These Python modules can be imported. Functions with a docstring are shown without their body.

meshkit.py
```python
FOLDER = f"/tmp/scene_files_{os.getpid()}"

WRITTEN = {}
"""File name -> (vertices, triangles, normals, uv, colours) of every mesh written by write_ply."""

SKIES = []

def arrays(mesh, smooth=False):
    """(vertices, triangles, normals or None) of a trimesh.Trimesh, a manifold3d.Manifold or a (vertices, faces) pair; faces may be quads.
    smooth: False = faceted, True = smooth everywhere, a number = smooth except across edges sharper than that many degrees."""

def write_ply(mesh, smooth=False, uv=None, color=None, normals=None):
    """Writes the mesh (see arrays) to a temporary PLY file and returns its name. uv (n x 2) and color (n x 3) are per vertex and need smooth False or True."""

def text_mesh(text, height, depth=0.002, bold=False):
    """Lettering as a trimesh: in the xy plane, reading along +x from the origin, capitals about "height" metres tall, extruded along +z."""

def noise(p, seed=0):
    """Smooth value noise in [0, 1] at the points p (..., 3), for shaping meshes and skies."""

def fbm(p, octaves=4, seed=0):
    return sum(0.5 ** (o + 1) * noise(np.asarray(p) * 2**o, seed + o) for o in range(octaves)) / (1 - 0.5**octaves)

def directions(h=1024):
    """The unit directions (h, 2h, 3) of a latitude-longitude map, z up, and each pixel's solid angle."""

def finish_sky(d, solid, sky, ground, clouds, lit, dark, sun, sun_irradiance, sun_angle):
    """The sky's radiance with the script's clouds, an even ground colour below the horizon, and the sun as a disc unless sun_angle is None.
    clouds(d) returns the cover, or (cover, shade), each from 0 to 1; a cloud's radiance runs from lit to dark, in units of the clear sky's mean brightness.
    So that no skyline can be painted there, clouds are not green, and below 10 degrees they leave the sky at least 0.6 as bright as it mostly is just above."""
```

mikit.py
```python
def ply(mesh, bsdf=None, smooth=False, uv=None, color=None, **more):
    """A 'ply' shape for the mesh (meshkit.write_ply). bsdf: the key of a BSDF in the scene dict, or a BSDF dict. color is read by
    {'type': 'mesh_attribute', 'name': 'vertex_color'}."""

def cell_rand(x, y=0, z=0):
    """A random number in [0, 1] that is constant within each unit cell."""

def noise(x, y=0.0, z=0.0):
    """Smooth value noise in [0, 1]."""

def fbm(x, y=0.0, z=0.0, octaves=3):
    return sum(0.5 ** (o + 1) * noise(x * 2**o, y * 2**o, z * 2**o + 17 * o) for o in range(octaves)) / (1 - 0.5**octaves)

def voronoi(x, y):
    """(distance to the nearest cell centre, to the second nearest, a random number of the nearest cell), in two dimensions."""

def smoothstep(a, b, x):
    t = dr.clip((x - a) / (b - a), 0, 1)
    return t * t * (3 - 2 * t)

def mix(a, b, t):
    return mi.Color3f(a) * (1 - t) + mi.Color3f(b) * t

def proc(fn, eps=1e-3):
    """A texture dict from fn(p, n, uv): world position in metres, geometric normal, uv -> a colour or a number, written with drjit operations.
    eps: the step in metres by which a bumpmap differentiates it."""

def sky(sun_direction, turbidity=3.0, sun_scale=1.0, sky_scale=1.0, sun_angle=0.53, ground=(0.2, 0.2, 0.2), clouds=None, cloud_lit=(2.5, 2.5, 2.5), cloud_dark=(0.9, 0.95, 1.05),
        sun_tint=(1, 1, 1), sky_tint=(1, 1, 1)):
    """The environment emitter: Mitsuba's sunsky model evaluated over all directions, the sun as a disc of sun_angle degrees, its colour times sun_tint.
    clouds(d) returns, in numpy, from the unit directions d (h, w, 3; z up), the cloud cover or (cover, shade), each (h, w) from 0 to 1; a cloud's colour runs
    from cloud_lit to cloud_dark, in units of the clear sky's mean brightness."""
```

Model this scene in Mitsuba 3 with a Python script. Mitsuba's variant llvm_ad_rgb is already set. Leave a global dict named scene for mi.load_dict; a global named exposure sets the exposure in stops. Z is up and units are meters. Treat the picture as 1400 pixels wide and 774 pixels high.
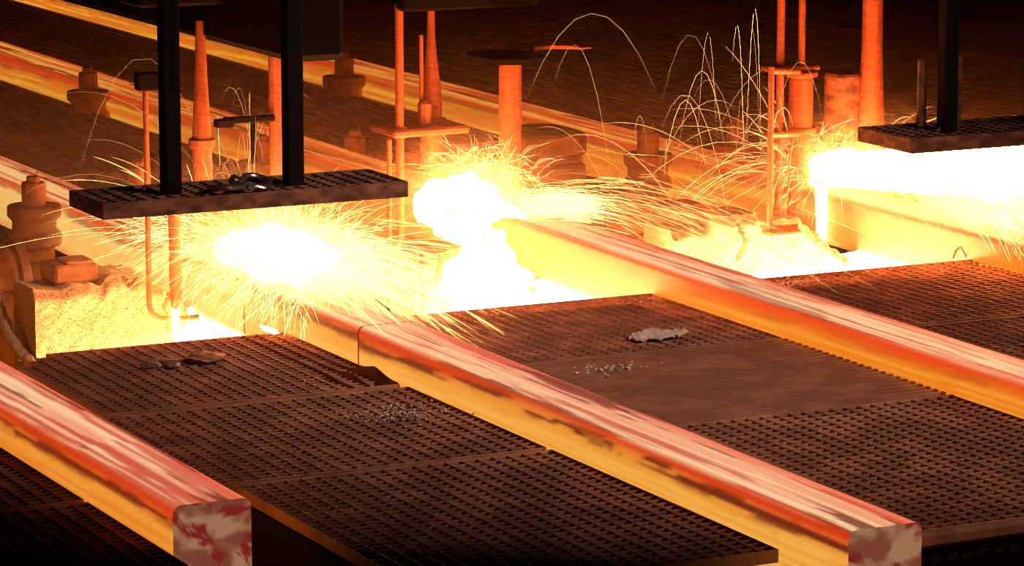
import math, random
import numpy as np, trimesh, mitsuba as mi, mikit, meshkit
from mikit import proc, noise, fbm, smoothstep, mix

T = mi.ScalarTransform4f
# ------------------------------------------------------------------ camera, lamps, exposure
exposure = 0.0
CAM = np.array([0.0, 0.0, 1.943])
FWD = np.array([0.43949419, 0.88030766, -0.17861488])
scene = {
    'camera': {'type': 'perspective', 'fov': math.degrees(2 * math.atan(700 / 4835.43)), 'fov_axis': 'x', 'near_clip': 0.05, 'far_clip': 200.0,
               'to_world': T().look_at(origin=CAM.tolist(), target=(CAM + FWD).tolist(), up=[0, 0, 1])},
}
labels = {}
LAMP_AT, LAMP_AIM = np.array([5.8, 3.9, 3.3]), np.array([4.25, 8.4, 0.0])      # one flood lamp behind the camera's right shoulder
scene['flood_lamp_beam'] = {'type': 'spot', 'intensity': {'type': 'rgb', 'value': [50.0, 34.0, 27.0]}, 'cutoff_angle': 20.0, 'beam_width': 5.0, 'sampling_weight': 5.0,
                            'to_world': T().look_at(origin=LAMP_AT.tolist(), target=LAMP_AIM.tolist(), up=[0, 0, 1])}
FLAME = (48.0, 10.8, 2.7)              # the cutting flames
SLAG = (22.0, 10.0, 3.6)                # molten slag in the pits
SMOKE = 1.0
SPARK = (7.0, 3.6, 1.05)

X = {'A': 2.776, 'B': 3.976, 'C': 5.176, 'D': 6.376}      # strand centre lines
HW, HZ = 0.092, 0.09                                      # half width, half height of a billet

# ------------------------------------------------------------------ helpers
def tag(key, label=None, cat=None, group=None, kind=None):
    d = {}
    if label: d['label'] = label
    if cat: d['category'] = cat
    if group: d['group'] = group
    if kind: d['kind'] = kind
    labels[key] = d

def put(key, mesh, bsdf, smooth=30, **more):
    k, n = key, 0
    while k in scene:
        n += 1
        k = f'{key}_{n:03d}'
    scene[k] = mesh if isinstance(mesh, dict) else mikit.ply(mesh, bsdf, smooth=smooth, **more)
    return k

def again(key, d, loc=(0, 0, 0)):
    return put(key, {**d, 'to_world': T().translate(list(map(float, loc)))}, None)

def box(lo, hi, b=0.0):
    lo, hi = np.array(lo, float), np.array(hi, float)
    if b <= 0:
        m = trimesh.creation.box(hi - lo)
        m.apply_translation((lo + hi) / 2)
        return m
    b = min(b, 0.45 * (hi - lo).min())
    pts = []
    for sx in (0, 1):
        for sy in (0, 1):
            for sz in (0, 1):
                c = np.array([(lo, hi)[sx][0], (lo, hi)[sy][1], (lo, hi)[sz][2]])
                s = np.array([1 - 2 * sx, 1 - 2 * sy, 1 - 2 * sz]) * b
                for k in range(3):
                    o = s.copy(); o[k] = 0
                    pts.append(c + o)
    return trimesh.convex.convex_hull(np.array(pts))

def join(*ms):
    return trimesh.util.concatenate(list(ms))

def lathe(profile, loc=(0, 0, 0), axis='z', n=40):
    """profile: (radius, height) from bottom to top, closed on the axis."""
    m = trimesh.creation.revolve(np.array(profile, float), sections=n)
    if axis == 'x': m.apply_transform(trimesh.transformations.rotation_matrix(math.pi / 2, [0, 1, 0]))
    if axis == 'y': m.apply_transform(trimesh.transformations.rotation_matrix(-math.pi / 2, [1, 0, 0]))
    m.apply_translation(loc)
    return m

def cyl(p0, p1, r, b=0.003, n=24):
    p0, p1 = np.array(p0, float), np.array(p1, float)
    h = np.linalg.norm(p1 - p0)
    m = trimesh.creation.revolve([(0, 0), (r - b, 0), (r, b), (r, h - b), (r - b, h), (0, h)], sections=n)
    m.apply_transform(trimesh.geometry.align_vectors([0, 0, 1], (p1 - p0) / h))
    m.apply_translation(p0)
    return m

def sweep(path, radius, n=10, closed=False, rng=None, rough=0.0, flat=None):
    """A round (or flat: (across, along) ellipse) rod along a path."""
    p = np.array(path, float)
    t = np.gradient(p, axis=0) if not closed else np.roll(p, -1, 0) - np.roll(p, 1, 0)
    t /= np.linalg.norm(t, axis=1, keepdims=True) + 1e-12
    a = np.zeros_like(p)
    ref = np.array([0, 0, 1.0]) if abs(t[0, 2]) < 0.9 else np.array([1.0, 0, 0])
    for i in range(len(p)):
        v = ref - t[i] * (ref @ t[i]); v /= np.linalg.norm(v); a[i] = v; ref = v
    b = np.cross(t, a)
    r = np.broadcast_to(radius, (len(p),)).astype(float)
    ang = np.arange(n) * 2 * math.pi / n
    ra, rb = (r, r) if flat is None else (r * flat[0], r * flat[1])
    v = p[:, None] + (np.cos(ang)[None] * ra[:, None])[..., None] * a[:, None] + (np.sin(ang)[None] * rb[:, None])[..., None] * b[:, None]
    if rough and rng is not None: v = v + rng.normal(0, rough, v.shape)
    m = len(p)
    f = []
    rows = m if closed else m - 1
    for i in range(rows):
        j = (i + 1) % m
        for k in range(n):
            k2 = (k + 1) % n
            f += [[i * n + k, i * n + k2, j * n + k2], [i * n + k, j * n + k2, j * n + k]]
    v = v.reshape(-1, 3)
    if not closed:
        c0, c1 = len(v), len(v) + 1
        v = np.vstack([v, p[0], p[-1]])
        for k in range(n):
            k2 = (k + 1) % n
            f += [[c0, k2, k], [c1, (m - 1) * n + k, (m - 1) * n + k2]]
    mm = trimesh.Trimesh(v, np.array(f), process=False)
    if mm.volume < 0: mm.invert()
    return mm

def arc(c, r, a0, a1, n, plane='xz'):
    out = []
    for a in np.radians(np.linspace(a0, a1, n)):
        u, w = r * math.cos(a), r * math.sin(a)
        out.append((c[0] + u, c[1], c[2] + w) if plane == 'xz' else (c[0] + u, c[1] + w, c[2]) if plane == 'xy' else (c[0], c[1] + u, c[2] + w))
    return out

def lump(loc, size, seed, amp=0.35, sub=3, freq=2.2):
    m = trimesh.creation.icosphere(subdivisions=sub)
    v = np.array(m.vertices)
    n = meshkit.fbm(v * freq + 31.7 * seed, 3, seed)
    v = v * (1 + amp * 2 * (n[:, None] - 0.5)) * np.array(size)
    return trimesh.Trimesh(v + np.array(loc), m.faces, process=False)

def lin(r, g, b):
    c = np.array([r, g, b]) / 255.0
    return np.where(c < 0.04045, c / 12.92, ((c + 0.055) / 1.055) ** 2.4)

def sstep(a, b, x):
    t = np.clip((x - a) / (b - a), 0, 1)
    return t * t * (3 - 2 * t)

# ------------------------------------------------------------------ materials
def two(d): return {'type': 'twosided', 'm': d}
def princ(color, rough=0.6, metal=0.0, spec=0.4):
    return two({'type': 'principled', 'base_color': color, 'roughness': rough, 'metallic': metal, 'specular': spec})
def rgb(*c): return {'type': 'rgb', 'value': list(map(float, c))}

scene['m_grate'] = princ(proc(lambda p, n, uv: mix((0.29, 0.13, 0.080), (0.46, 0.215, 0.13), smoothstep(0.35, 0.75, fbm(p.x * 12, p.y * 12, 3.0, 3)))), 0.55, 0.0, 0.5)
scene['m_plate'] = princ(proc(lambda p, n, uv: mix((0.27, 0.125, 0.075), (0.38, 0.18, 0.11), smoothstep(0.3, 0.8, fbm(p.x * 14, p.y * 14, p.z * 5, 3)))), 0.5, 0.0, 0.5)
scene['m_sooty'] = princ(rgb(0.022, 0.016, 0.014), 0.9, 0.0, 0.06)
scene['m_black'] = princ(rgb(0.012, 0.010, 0.010), 0.95, 0.0, 0.03)
scene['m_floor'] = princ(proc(lambda p, n, uv: mix((0.03, 0.024, 0.02), (0.09, 0.065, 0.05), fbm(p.x * 4, p.y * 4, 1.0, 3))), 0.85, 0.0, 0.2)
scene['m_rust'] = princ(proc(lambda p, n, uv: mix((0.16, 0.07, 0.04), (0.42, 0.19, 0.105), smoothstep(0.3, 0.72, fbm(p.x * 28, p.y * 28, p.z * 40, 3)))), 0.65, 0.0, 0.35)
scene['m_machine'] = princ(proc(lambda p, n, uv: mix((0.46, 0.185, 0.08), (0.66, 0.31, 0.14), smoothstep(0.3, 0.7, fbm(p.x * 20, p.y * 20, p.z * 20, 3)))), 0.5, 0.0, 0.45)
scene['m_tube'] = princ(proc(lambda p, n, uv: mix((0.46, 0.125, 0.05), (0.56, 0.175, 0.07), smoothstep(0.3, 0.7, fbm(p.x * 30, p.y * 30, p.z * 120, 3)))), 0.45, 0.0, 0.5)
scene['m_concrete'] = princ(proc(lambda p, n, uv: mix((0.42, 0.27, 0.13), (0.72, 0.60, 0.40), smoothstep(0.25, 0.60, fbm(p.x * 190, p.y * 190, p.z * 190, 3)))), 0.9, 0.0, 0.2)
scene['m_slagstone'] = princ(proc(lambda p, n, uv: mix((0.50, 0.40, 0.35), (0.90, 0.80, 0.74), fbm(p.x * 60, p.y * 60, p.z * 60, 3))), 0.7, 0.0, 0.3)
scene['m_flake'] = princ(proc(lambda p, n, uv: mix((0.14, 0.085, 0.07), (0.30, 0.19, 0.16), fbm(p.x * 40, p.y * 40, p.z * 10, 3))), 0.6, 0.0, 0.4)
scene['m_chrome'] = princ(rgb(0.62, 0.50, 0.42), 0.3, 0.9, 0.5)
scene['m_hot'] = princ(rgb(0.11, 0.065, 0.045), 0.55, 0.0, 0.4)
scene['m_hose'] = princ(rgb(0.55, 0.40, 0.25), 0.85, 0.0, 0.2)
scene['m_dark_fire'] = {'type': 'diffuse', 'reflectance': rgb(0.2, 0.15, 0.1)}

def glow(r, w=1.0): return {'type': 'area', 'radiance': rgb(*r), 'sampling_weight': w}
VERTEX_GLOW = {'type': 'area', 'sampling_weight': 1.5, 'radiance': {'type': 'mesh_attribute', 'name': 'vertex_color'}}

# ------------------------------------------------------------------ large structure: hall floor, walls, pit walls
put('floor', box((-6, 2, -0.72), (18, 26, -0.62)), 'm_floor', False); tag('floor', kind='structure')
put('wall_back', box((-6, 26, -0.72), (18, 26.3, 7)), 'm_sooty', False); tag('wall_back', kind='structure')
put('wall_right', box((18, 2, -0.72), (18.3, 26.3, 7)), 'm_sooty', False); tag('wall_right', kind='structure')
GAPS = {'Z': (1.72, 2.655), 'A': (2.92, 3.85), 'B': (4.12, 5.05), 'C': (5.32, 6.25), 'D': (6.52, 9.6)}
for i, (g, (a, b)) in enumerate(GAPS.items()):
    if g != 'D':
        k = put('wall_front', box((a + 0.1, 6.5, -0.62), (b - 0.1, 9.12, -0.036)), 'm_sooty', False); tag(k, kind='structure')
        k = put('wall_rear', box((a + (0.3 if g in 'AB' else 0.0), 12.3, -0.62), (b, 19.0, -0.036)), 'm_sooty', False); tag(k, kind='structure')

# ------------------------------------------------------------------ the flood lamp's fixture, outside the frame
def flood_lamp():
    d = (LAMP_AIM - LAMP_AT) / np.linalg.norm(LAMP_AIM - LAMP_AT)
    R = trimesh.geometry.align_vectors([0, 0, 1], d)
    for name, prof in (('housing', [(0, -.30), (.08, -.30), (.10, -.28), (.15, -.06), (.15, -.03), (0, -.03)]), ('rim', [(.15, -.05), (.165, -.05), (.165, .03), (.15, .03), (.15, -.05)])):
        m = trimesh.creation.revolve(prof, sections=36); m.apply_transform(R); m.apply_translation(LAMP_AT)
        put('flood_lamp__' + name, m, 'm_sooty')
    put('flood_lamp__rod', cyl(LAMP_AT - d * 0.2, LAMP_AT - d * 0.2 + [0, 0, 4.0], 0.02), 'm_sooty')
    tag('flood_lamp', 'round flood lamp hanging above the walkway and pointing at the gratings', 'lamp')
flood_lamp()

# ------------------------------------------------------------------ gratings
BW, PX, PY, DEPTH = 0.0042, 0.0415, 0.0345, 0.028
def grating(label, x0, x1, y0, y1, step=(), bend=None, group=None):
    key, n = 'grating_panel', 0
    while key in labels:
        n += 1; key = f'grating_panel_{n:03d}'
    tag(key, label, 'grating', group)
    nx, ny = int((x1 - x0) / PX), int((y1 - y0) / PY)
    xs, ys = x0 + PX * np.arange(nx + 1), y0 + PY * np.arange(ny + 1)
    x1, y1 = xs[-1], ys[-1]
    h = BW / 2
    full = mikit.ply(box((-h, y0 - 0.003, -DEPTH), (h, y1 + 0.004, 0), 0.0008), 'm_grate')
    ends = [y1 - (step[i] if i < len(step) else 0.0) for i in range(nx + 1)]
    for i, x in enumerate(xs):
        if bend and i >= nx - bend + 1:
            j = i - (nx - bend)
            t = np.linspace(0, 1, 36)
            yy = y0 + (y1 - y0) * t
            zz = 0.02 * j / bend * np.exp(-((yy - (y0 + 0.13)) / 0.07) ** 2) - DEPTH / 2
            xx = x + 0.012 * np.exp(-((yy - (y0 + 0.10)) / 0.09) ** 2) * math.sin(i * 2.1)
            m = sweep(np.stack([xx, yy, zz], 1), DEPTH / 2 * 1.2, 4, flat=(1.0, 0.13))
            put(key + '__long_bar', m, 'm_grate', False)
        elif ends[i] < y1:
            put(key + '__long_bar', box((x - h, y0 - 0.003, -DEPTH), (x + h, ends[i], 0), 0.0008), 'm_grate')
        else:
            again(key + '__long_bar', full, (x, 0, 0))
    cross = mikit.ply(box((x0, -h, -DEPTH + 0.002), (x1, h, -0.0015), 0.0008), 'm_grate')
    for y in ys:
        a = next((xs[i] for i in range(nx + 1) if ends[i] >= y - 0.01), x0)
        e = x1
        if bend and y < y0 + 0.10: e = x1 - PX * 1.0 * (1 + math.sin(y * 90) * 0.5)
        if a > x0 or e < x1:
            put(key + '__cross_bar', box((a, y - h, -DEPTH + 0.002), (e, y + h, -0.0015), 0.0008), 'm_grate')
        else:
            again(key + '__cross_bar', cross, (0, y, 0))
    for y in (y0 - 0.003, y1 + 0.003):
        a = x0 if y < y1 or not step else xs[len(step)]
        put(key + '__edge_bar', box((a, y - 0.003, -DEPTH - 0.001), (x1, y + 0.003, 0.0005), 0.001), 'm_grate')
    return key

grating('steel grating with a stepped corner and a dark flake lying on it', 3.012, 3.845, 8.368, 9.165, step=(0.125, 0.055, 0.03), bend=4)
grating('steel grating with a whitish dust patch, between the shortest billet and the dark-streaked billet', 2.935, 3.865, 7.525, 8.35)
grating('dim steel grating beside the end face of the shortest billet', 3.02, 3.87, 6.42, 7.505)
grating('steel grating carrying a pale slag crust, between the pit and the ribbed plate', 4.165, 5.085, 8.468, 9.255)
grating('steel grating below the ribbed plate and right beside the dark-streaked billet', 4.165, 5.13, 6.42, 7.605)
grating('steel grating with a wire loop at its far edge', 5.34, 6.30, 8.468, 9.33)
grating('steel grating between the two long billets, nearer than the wire-loop grating', 5.34, 6.30, 7.6, 8.445)
grating('dark steel grating at the outer side of the shortest billet, second from the pit', 1.74, 2.66, 7.525, 8.35)
grating('dark steel grating at the outer side of the shortest billet, nearest to the viewer', 1.74, 2.66, 6.42, 7.505)

def ribbed(label, x0, x1, y0, y1, pitch, along, z=0.0, mt='m_plate'):
    key, n = 'ribbed_plate', 0
    while key in labels:
        n += 1; key = f'ribbed_plate_{n:03d}'
    tag(key, label, 'floor plate')
    put(key + '__base', box((x0, y0, z - 0.034), (x1, y1, z - (0.02 if along == 'x' else 0.009)), 0.002), mt)
    if along == 'x':
        d = mikit.ply(trimesh.convex.convex_hull([(x, y, zz) for x in (x0 + 0.004, x1 - 0.004) for y, zz in ((-0.0085, -0.026), (0.0085, -0.026), (0.0075, 0.0), (-0.0075, 0.0))]), mt, False)
        for y in np.arange(y0 + pitch / 2, y1, pitch): again(key + '__rib', d, (0, y, z))
    else:
        w = pitch * 0.3
        d = mikit.ply(trimesh.convex.convex_hull([(x, y, zz) for y in (y0 + 0.004, y1 - 0.004) for x, zz in ((-w, -0.012), (w, -0.012), (w * 0.55, 0.0), (-w * 0.55, 0.0))]), mt, False)
        for x in np.arange(x0 + pitch / 2, x1, pitch): again(key + '__rib', d, (x, 0, z))
    return key
ribbed('brown ribbed floor plate with ribs running across, between two gratings', 4.165, 5.10, 7.618, 8.452, 0.0365, 'x')
ribbed('dim ribbed floor plate behind the pit, between the dark-streaked billet and the third billet', 4.42, 5.03, 12.32, 18.9, 0.055, 'y')
ribbed('dark ribbed floor plate behind the pit, between the third and the farthest billet', 5.40, 6.25, 12.32, 18.9, 0.055, 'y')
ribbed('dark ribbed floor plate beyond the farthest billet', 6.62, 9.6, 12.0, 18.9, 0.055, 'y')
scene_key = put('floor_plate', box((4.10, 12.32, -0.028), (4.40, 18.9, -0.004), 0.003), 'm_plate'); tag(scene_key, 'smooth reddish floor plate along the dark-streaked billet behind the pit', 'floor plate')
put('wall_under_plate', box((6.62, 12.0, -0.62), (9.6, 19.0, -0.036)), 'm_sooty', False); tag('wall_under_plate', kind='structure')
put('floor_plate_001', box((2.96, 11.75, -0.05), (3.80, 14.6, -0.02), 0.003), 'm_plate'); tag('floor_plate_001', 'smooth dark red floor plate at the rear beside the flanged roller', 'floor plate')
# curb at the near edge of the gratings
pts = [(4.09 + t * 1.1, 6.385 - 0.03 * (t - 0.5) ** 2, -0.012) for t in np.linspace(0, 1, 24)]
put('curb_angle', sweep(pts, 0.02, 6, flat=(0.9, 0.7)), 'm_grate', 30); tag('curb_angle', 'thin curved steel curb along the nearest grating edge', 'curb')

# ------------------------------------------------------------------ glowing billets
def billet(key, label, xc, y0, y1, seed, pal, bow=0.0, group=None):
    r, m, c = 0.020, 15, 6
    pts = []
    for (cx, cz, a0) in ((-1, -1, 180), (1, -1, 270), (1, 1, 0), (-1, 1, 90)):
        ctr = (cx * (HW - r), cz * (HZ - r))
        for a in np.radians(np.linspace(a0, a0 + 90, c)): pts.append((ctr[0] + r * math.cos(a), ctr[1] + r * math.sin(a)))
        nxt = {(-1, -1): (1, -1), (1, -1): (1, 1), (1, 1): (-1, 1), (-1, 1): (-1, -1)}[(cx, cz)]
        p0, a1 = np.array(pts[-1]), math.radians(a0 + 90)
        p1 = np.array((nxt[0] * (HW - r) + r * math.cos(a1), nxt[1] * (HZ - r) + r * math.sin(a1)))
        for t in np.linspace(0, 1, m + 2)[1:-1]: pts.append(tuple(p0 + (p1 - p0) * t))
    P = np.array(pts); n = len(P)
    nrm = P - np.clip(P, [-(HW - r), -(HZ - r)], [HW - r, HZ - r]); nrm /= np.linalg.norm(nrm, axis=1, keepdims=True) + 1e-9
    ys = np.linspace(y0, y1, max(2, int((y1 - y0) / 0.022)))
    Y, U = np.meshgrid(ys, np.arange(n), indexing='ij')
    def at(px, pz, y):
        q = np.stack([px, y, pz], -1)
        wob = 0.0012 * (meshkit.fbm(q * [14, 3, 14] + seed * 7.3, 3, seed) - 0.5)
        return np.stack([xc + px * (1 + wob / HW * 2) + bow * np.sin((y - 5) * 0.5) * 0.01, y, pz * (1 + wob / HZ * 2)], -1)
    V = at(P[U, 0], P[U, 1], Y).reshape(-1, 3)
    f = []
    I, K = np.meshgrid(np.arange(len(ys) - 1), np.arange(n), indexing='ij')
    K2 = (K + 1) % n
    F = np.concatenate([np.stack([I * n + K, (I + 1) * n + K2, I * n + K2], -1).reshape(-1, 3), np.stack([I * n + K, (I + 1) * n + K, (I + 1) * n + K2], -1).reshape(-1, 3)])
    px, pz, yy = P[U, 0].ravel(), P[U, 1].ravel(), Y.ravel()
    N = nrm[U.ravel()]
    col = heat(px, pz, yy, N[:, 0], N[:, 1], 0 * yy, seed, pal)
    Vs, Fs, Cs, off = [V], [F], [col], len(V)
    for ye, s in ((y0, -1), (y1, 1)):
        rings = []
        for q in (1.0, 0.985, 0.93, 0.84, 0.74, 0.64, 0.54, 0.44, 0.34, 0.24, 0.14, 0.05):
            d = 0.006 * min(1, (1 - q) / 0.03)
            rings.append(np.stack([P[:, 0] * q, np.full(n, ye + s * d), P[:, 1] * q], -1))
        R = np.array(rings)
        v = at(R[..., 0], R[..., 2], R[..., 1]).reshape(-1, 3)
        k = len(rings)
        I, K = np.meshgrid(np.arange(k - 1), np.arange(n), indexing='ij'); K2 = (K + 1) % n
        ff = np.concatenate([np.stack([I * n + K, I * n + K2, (I + 1) * n + K2], -1).reshape(-1, 3), np.stack([I * n + K, (I + 1) * n + K2, (I + 1) * n + K], -1).reshape(-1, 3),
                             np.stack([np.full(n - 2, (k - 1) * n), (k - 1) * n + np.arange(1, n - 1), (k - 1) * n + np.arange(2, n)], -1)])
        if s > 0: ff = ff[:, ::-1]
        Vs.append(v); Fs.append(ff + off); off += len(v)
        Cs.append(heat(R[..., 0].ravel(), R[..., 2].ravel(), R[..., 1].ravel(), 0, 0, 1, seed, pal))
    mesh = trimesh.Trimesh(np.vstack(Vs), np.vstack(Fs), process=False)
    if mesh.volume < 0: mesh.invert()
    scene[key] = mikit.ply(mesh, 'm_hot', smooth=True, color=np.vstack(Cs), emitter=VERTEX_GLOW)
    tag(key, label, 'billet', group)

def heat(px, pz, y, nx, nz, cap, seed, pal):
    """The steel's own glow: bright bare metal, redder along its cold edges, with streaks and flecks of dark scale."""
    o = seed * 13.7
    q = lambda a, b, c, k=0: np.stack([px * a + o, y * b + 0 * px, pz * c + k + 0 * px], -1)
    L = lambda a, b, t: a + (b - a) * np.asarray(t)[..., None]
    if 'raw' in pal and not np.any(cap):      # past the torch the cast skin is still unscarfed: redder, with bright streaks
        edge_y = pal['from'] + 0.5 * (meshkit.fbm(np.stack([px * 30, y * 1.5, pz * 30 + o], -1), 3, seed + 20) - 0.5)
        w_ = sstep(-0.25, 0.25, y - edge_y)[..., None]
        a_ = heat(px, pz, y, nx, nz, cap, seed, {k: v for k, v in pal.items() if k != 'raw'})
        return a_ * (1 - w_) + w_ * heat(px, pz, y, nx, nz, cap, seed, pal['raw'])
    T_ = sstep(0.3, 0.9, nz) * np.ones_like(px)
    warp = 0.006 * (meshkit.fbm(q(0, 2.0, 0, 5), 3, seed + 9) - 0.5) * 4
    u = px + warp
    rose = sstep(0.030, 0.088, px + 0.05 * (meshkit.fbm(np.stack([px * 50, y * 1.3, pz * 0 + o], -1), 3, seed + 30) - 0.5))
    fine = meshkit.fbm(np.stack([u * 160 + o, y * 0.9, pz * 0 + 3], -1), 3, seed)
    wide = meshkit.fbm(np.stack([u * 34 + o, y * 0.55, pz * 0 + 9], -1), 3, seed + 1)
    top = L(pal['pink'], pal['cream'], sstep(0.36, 0.62, 0.5 * fine + 0.5 * wide))
    red = sstep(0.455, 0.36, meshkit.fbm(np.stack([u * 62 + o, y * 1.1, pz * 0 + 21], -1), 3, seed + 2))
    top = L(top, pal['red'], 0.8 * red)
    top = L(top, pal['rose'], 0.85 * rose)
    dk = sstep(0.37, 0.315, meshkit.fbm(np.stack([u * 48 + o, y * 1.3, pz * 0 + 40], -1), 3, seed + 3))
    top = L(top, pal['scale'], pal.get('dk', 0.85) * dk)
    v = pz + 0.008 * (meshkit.fbm(q(0, 1.5, 0, 60), 3, seed + 4) - 0.5) * 4
    sf = meshkit.fbm(np.stack([v * 110 + o, y * 0.8, px * 0 + 70], -1), 3, seed + 5)
    side = L(pal['side'], pal['side2'], sstep(0.40, 0.70, sf))
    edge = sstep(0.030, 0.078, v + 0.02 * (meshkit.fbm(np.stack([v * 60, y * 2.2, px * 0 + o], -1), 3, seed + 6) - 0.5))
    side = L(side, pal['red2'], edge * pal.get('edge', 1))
    low = sstep(-0.055, -0.085, v)
    side = L(side, pal['red2'], 0.5 * low)
    blot = meshkit.fbm(np.stack([v * 70 + o, y * 6.0, px * 0 + 80], -1), 4, seed + 7)
    run = meshkit.fbm(np.stack([px * 0 + o, y * 0.9, px * 0 + 90], -1), 2, seed + 8)
    band = np.exp(-((v - pal.get('band', 0.052)) / 0.012) ** 2)
    sc = sstep(0.50 - pal.get('off', 0), 0.62 - pal.get('off', 0), blot * 0.75 + 0.25 * run + 0.22 * band - 0.09) * band ** 0.5
    side = L(side, pal['scale'], np.clip(sc * pal.get('sc', 1), 0, 0.92))
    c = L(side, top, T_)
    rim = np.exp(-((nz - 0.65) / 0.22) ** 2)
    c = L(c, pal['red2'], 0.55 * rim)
    if np.any(cap):
        e = meshkit.fbm(np.stack([px * 22 + o, y * 0, pz * 22], -1), 3, seed + 10)
        c = L(pal['cap'], lin(156, 112, 80), sstep(0.42, 0.66, e))
        c = L(c, lin(120, 32, 28) * np.ones_like(c), sstep(0.42, 0.30, meshkit.fbm(np.stack([px * 30 + o, y * 0 + 5, pz * 30], -1), 3, seed + 11)))
        if 'kerf' in pal: c = np.where((np.asarray(y) > 8.0)[..., None], pal['kerf'], c)
    return np.clip(c, 0.004, 8)

PAL = dict(rose=lin(228, 84, 62), cream=lin(246, 204, 152), pink=lin(238, 154, 116), red=lin(196, 62, 44), red2=lin(214, 62, 20), scale=lin(104, 24, 18), side=lin(232, 150, 52), side2=lin(240, 172, 74), cap=lin(118, 62, 44))
PAL['kerf'] = lin(128, 22, 10)
RAW = {**PAL, 'rose': lin(200, 58, 20), 'cream': lin(238, 164, 66), 'pink': lin(212, 82, 30), 'red': lin(176, 34, 14), 'red2': lin(206, 58, 18), 'scale': lin(92, 20, 12), 'side': lin(222, 112, 30), 'side2': lin(236, 166, 48), 'sc': 0.5}
palA = {**PAL, 'side': lin(226, 128, 38), 'side2': lin(236, 150, 54), 'sc': 0.9}
palB = PAL
palC = {**PAL, 'side': lin(230, 122, 26), 'side2': lin(240, 150, 44), 'red2': lin(226, 66, 18), 'sc': 0.25, 'dk': 0.5, 'pink': lin(240, 146, 106), 'raw': RAW, 'from': 11.0}
palD = {**palC, 'cream': lin(244, 184, 120), 'pink': lin(228, 106, 58), 'from': 10.2}
del palA['kerf'], palC['kerf'], palD['kerf']
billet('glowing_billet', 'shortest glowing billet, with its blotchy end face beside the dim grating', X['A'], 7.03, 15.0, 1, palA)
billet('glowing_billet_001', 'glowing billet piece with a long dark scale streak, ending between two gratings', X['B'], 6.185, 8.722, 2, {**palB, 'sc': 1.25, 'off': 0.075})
billet('glowing_billet_002', 'short glowing billet piece under the flame, between two thin cuts', X['B'], 8.730, 9.552, 3, palB)
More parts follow.
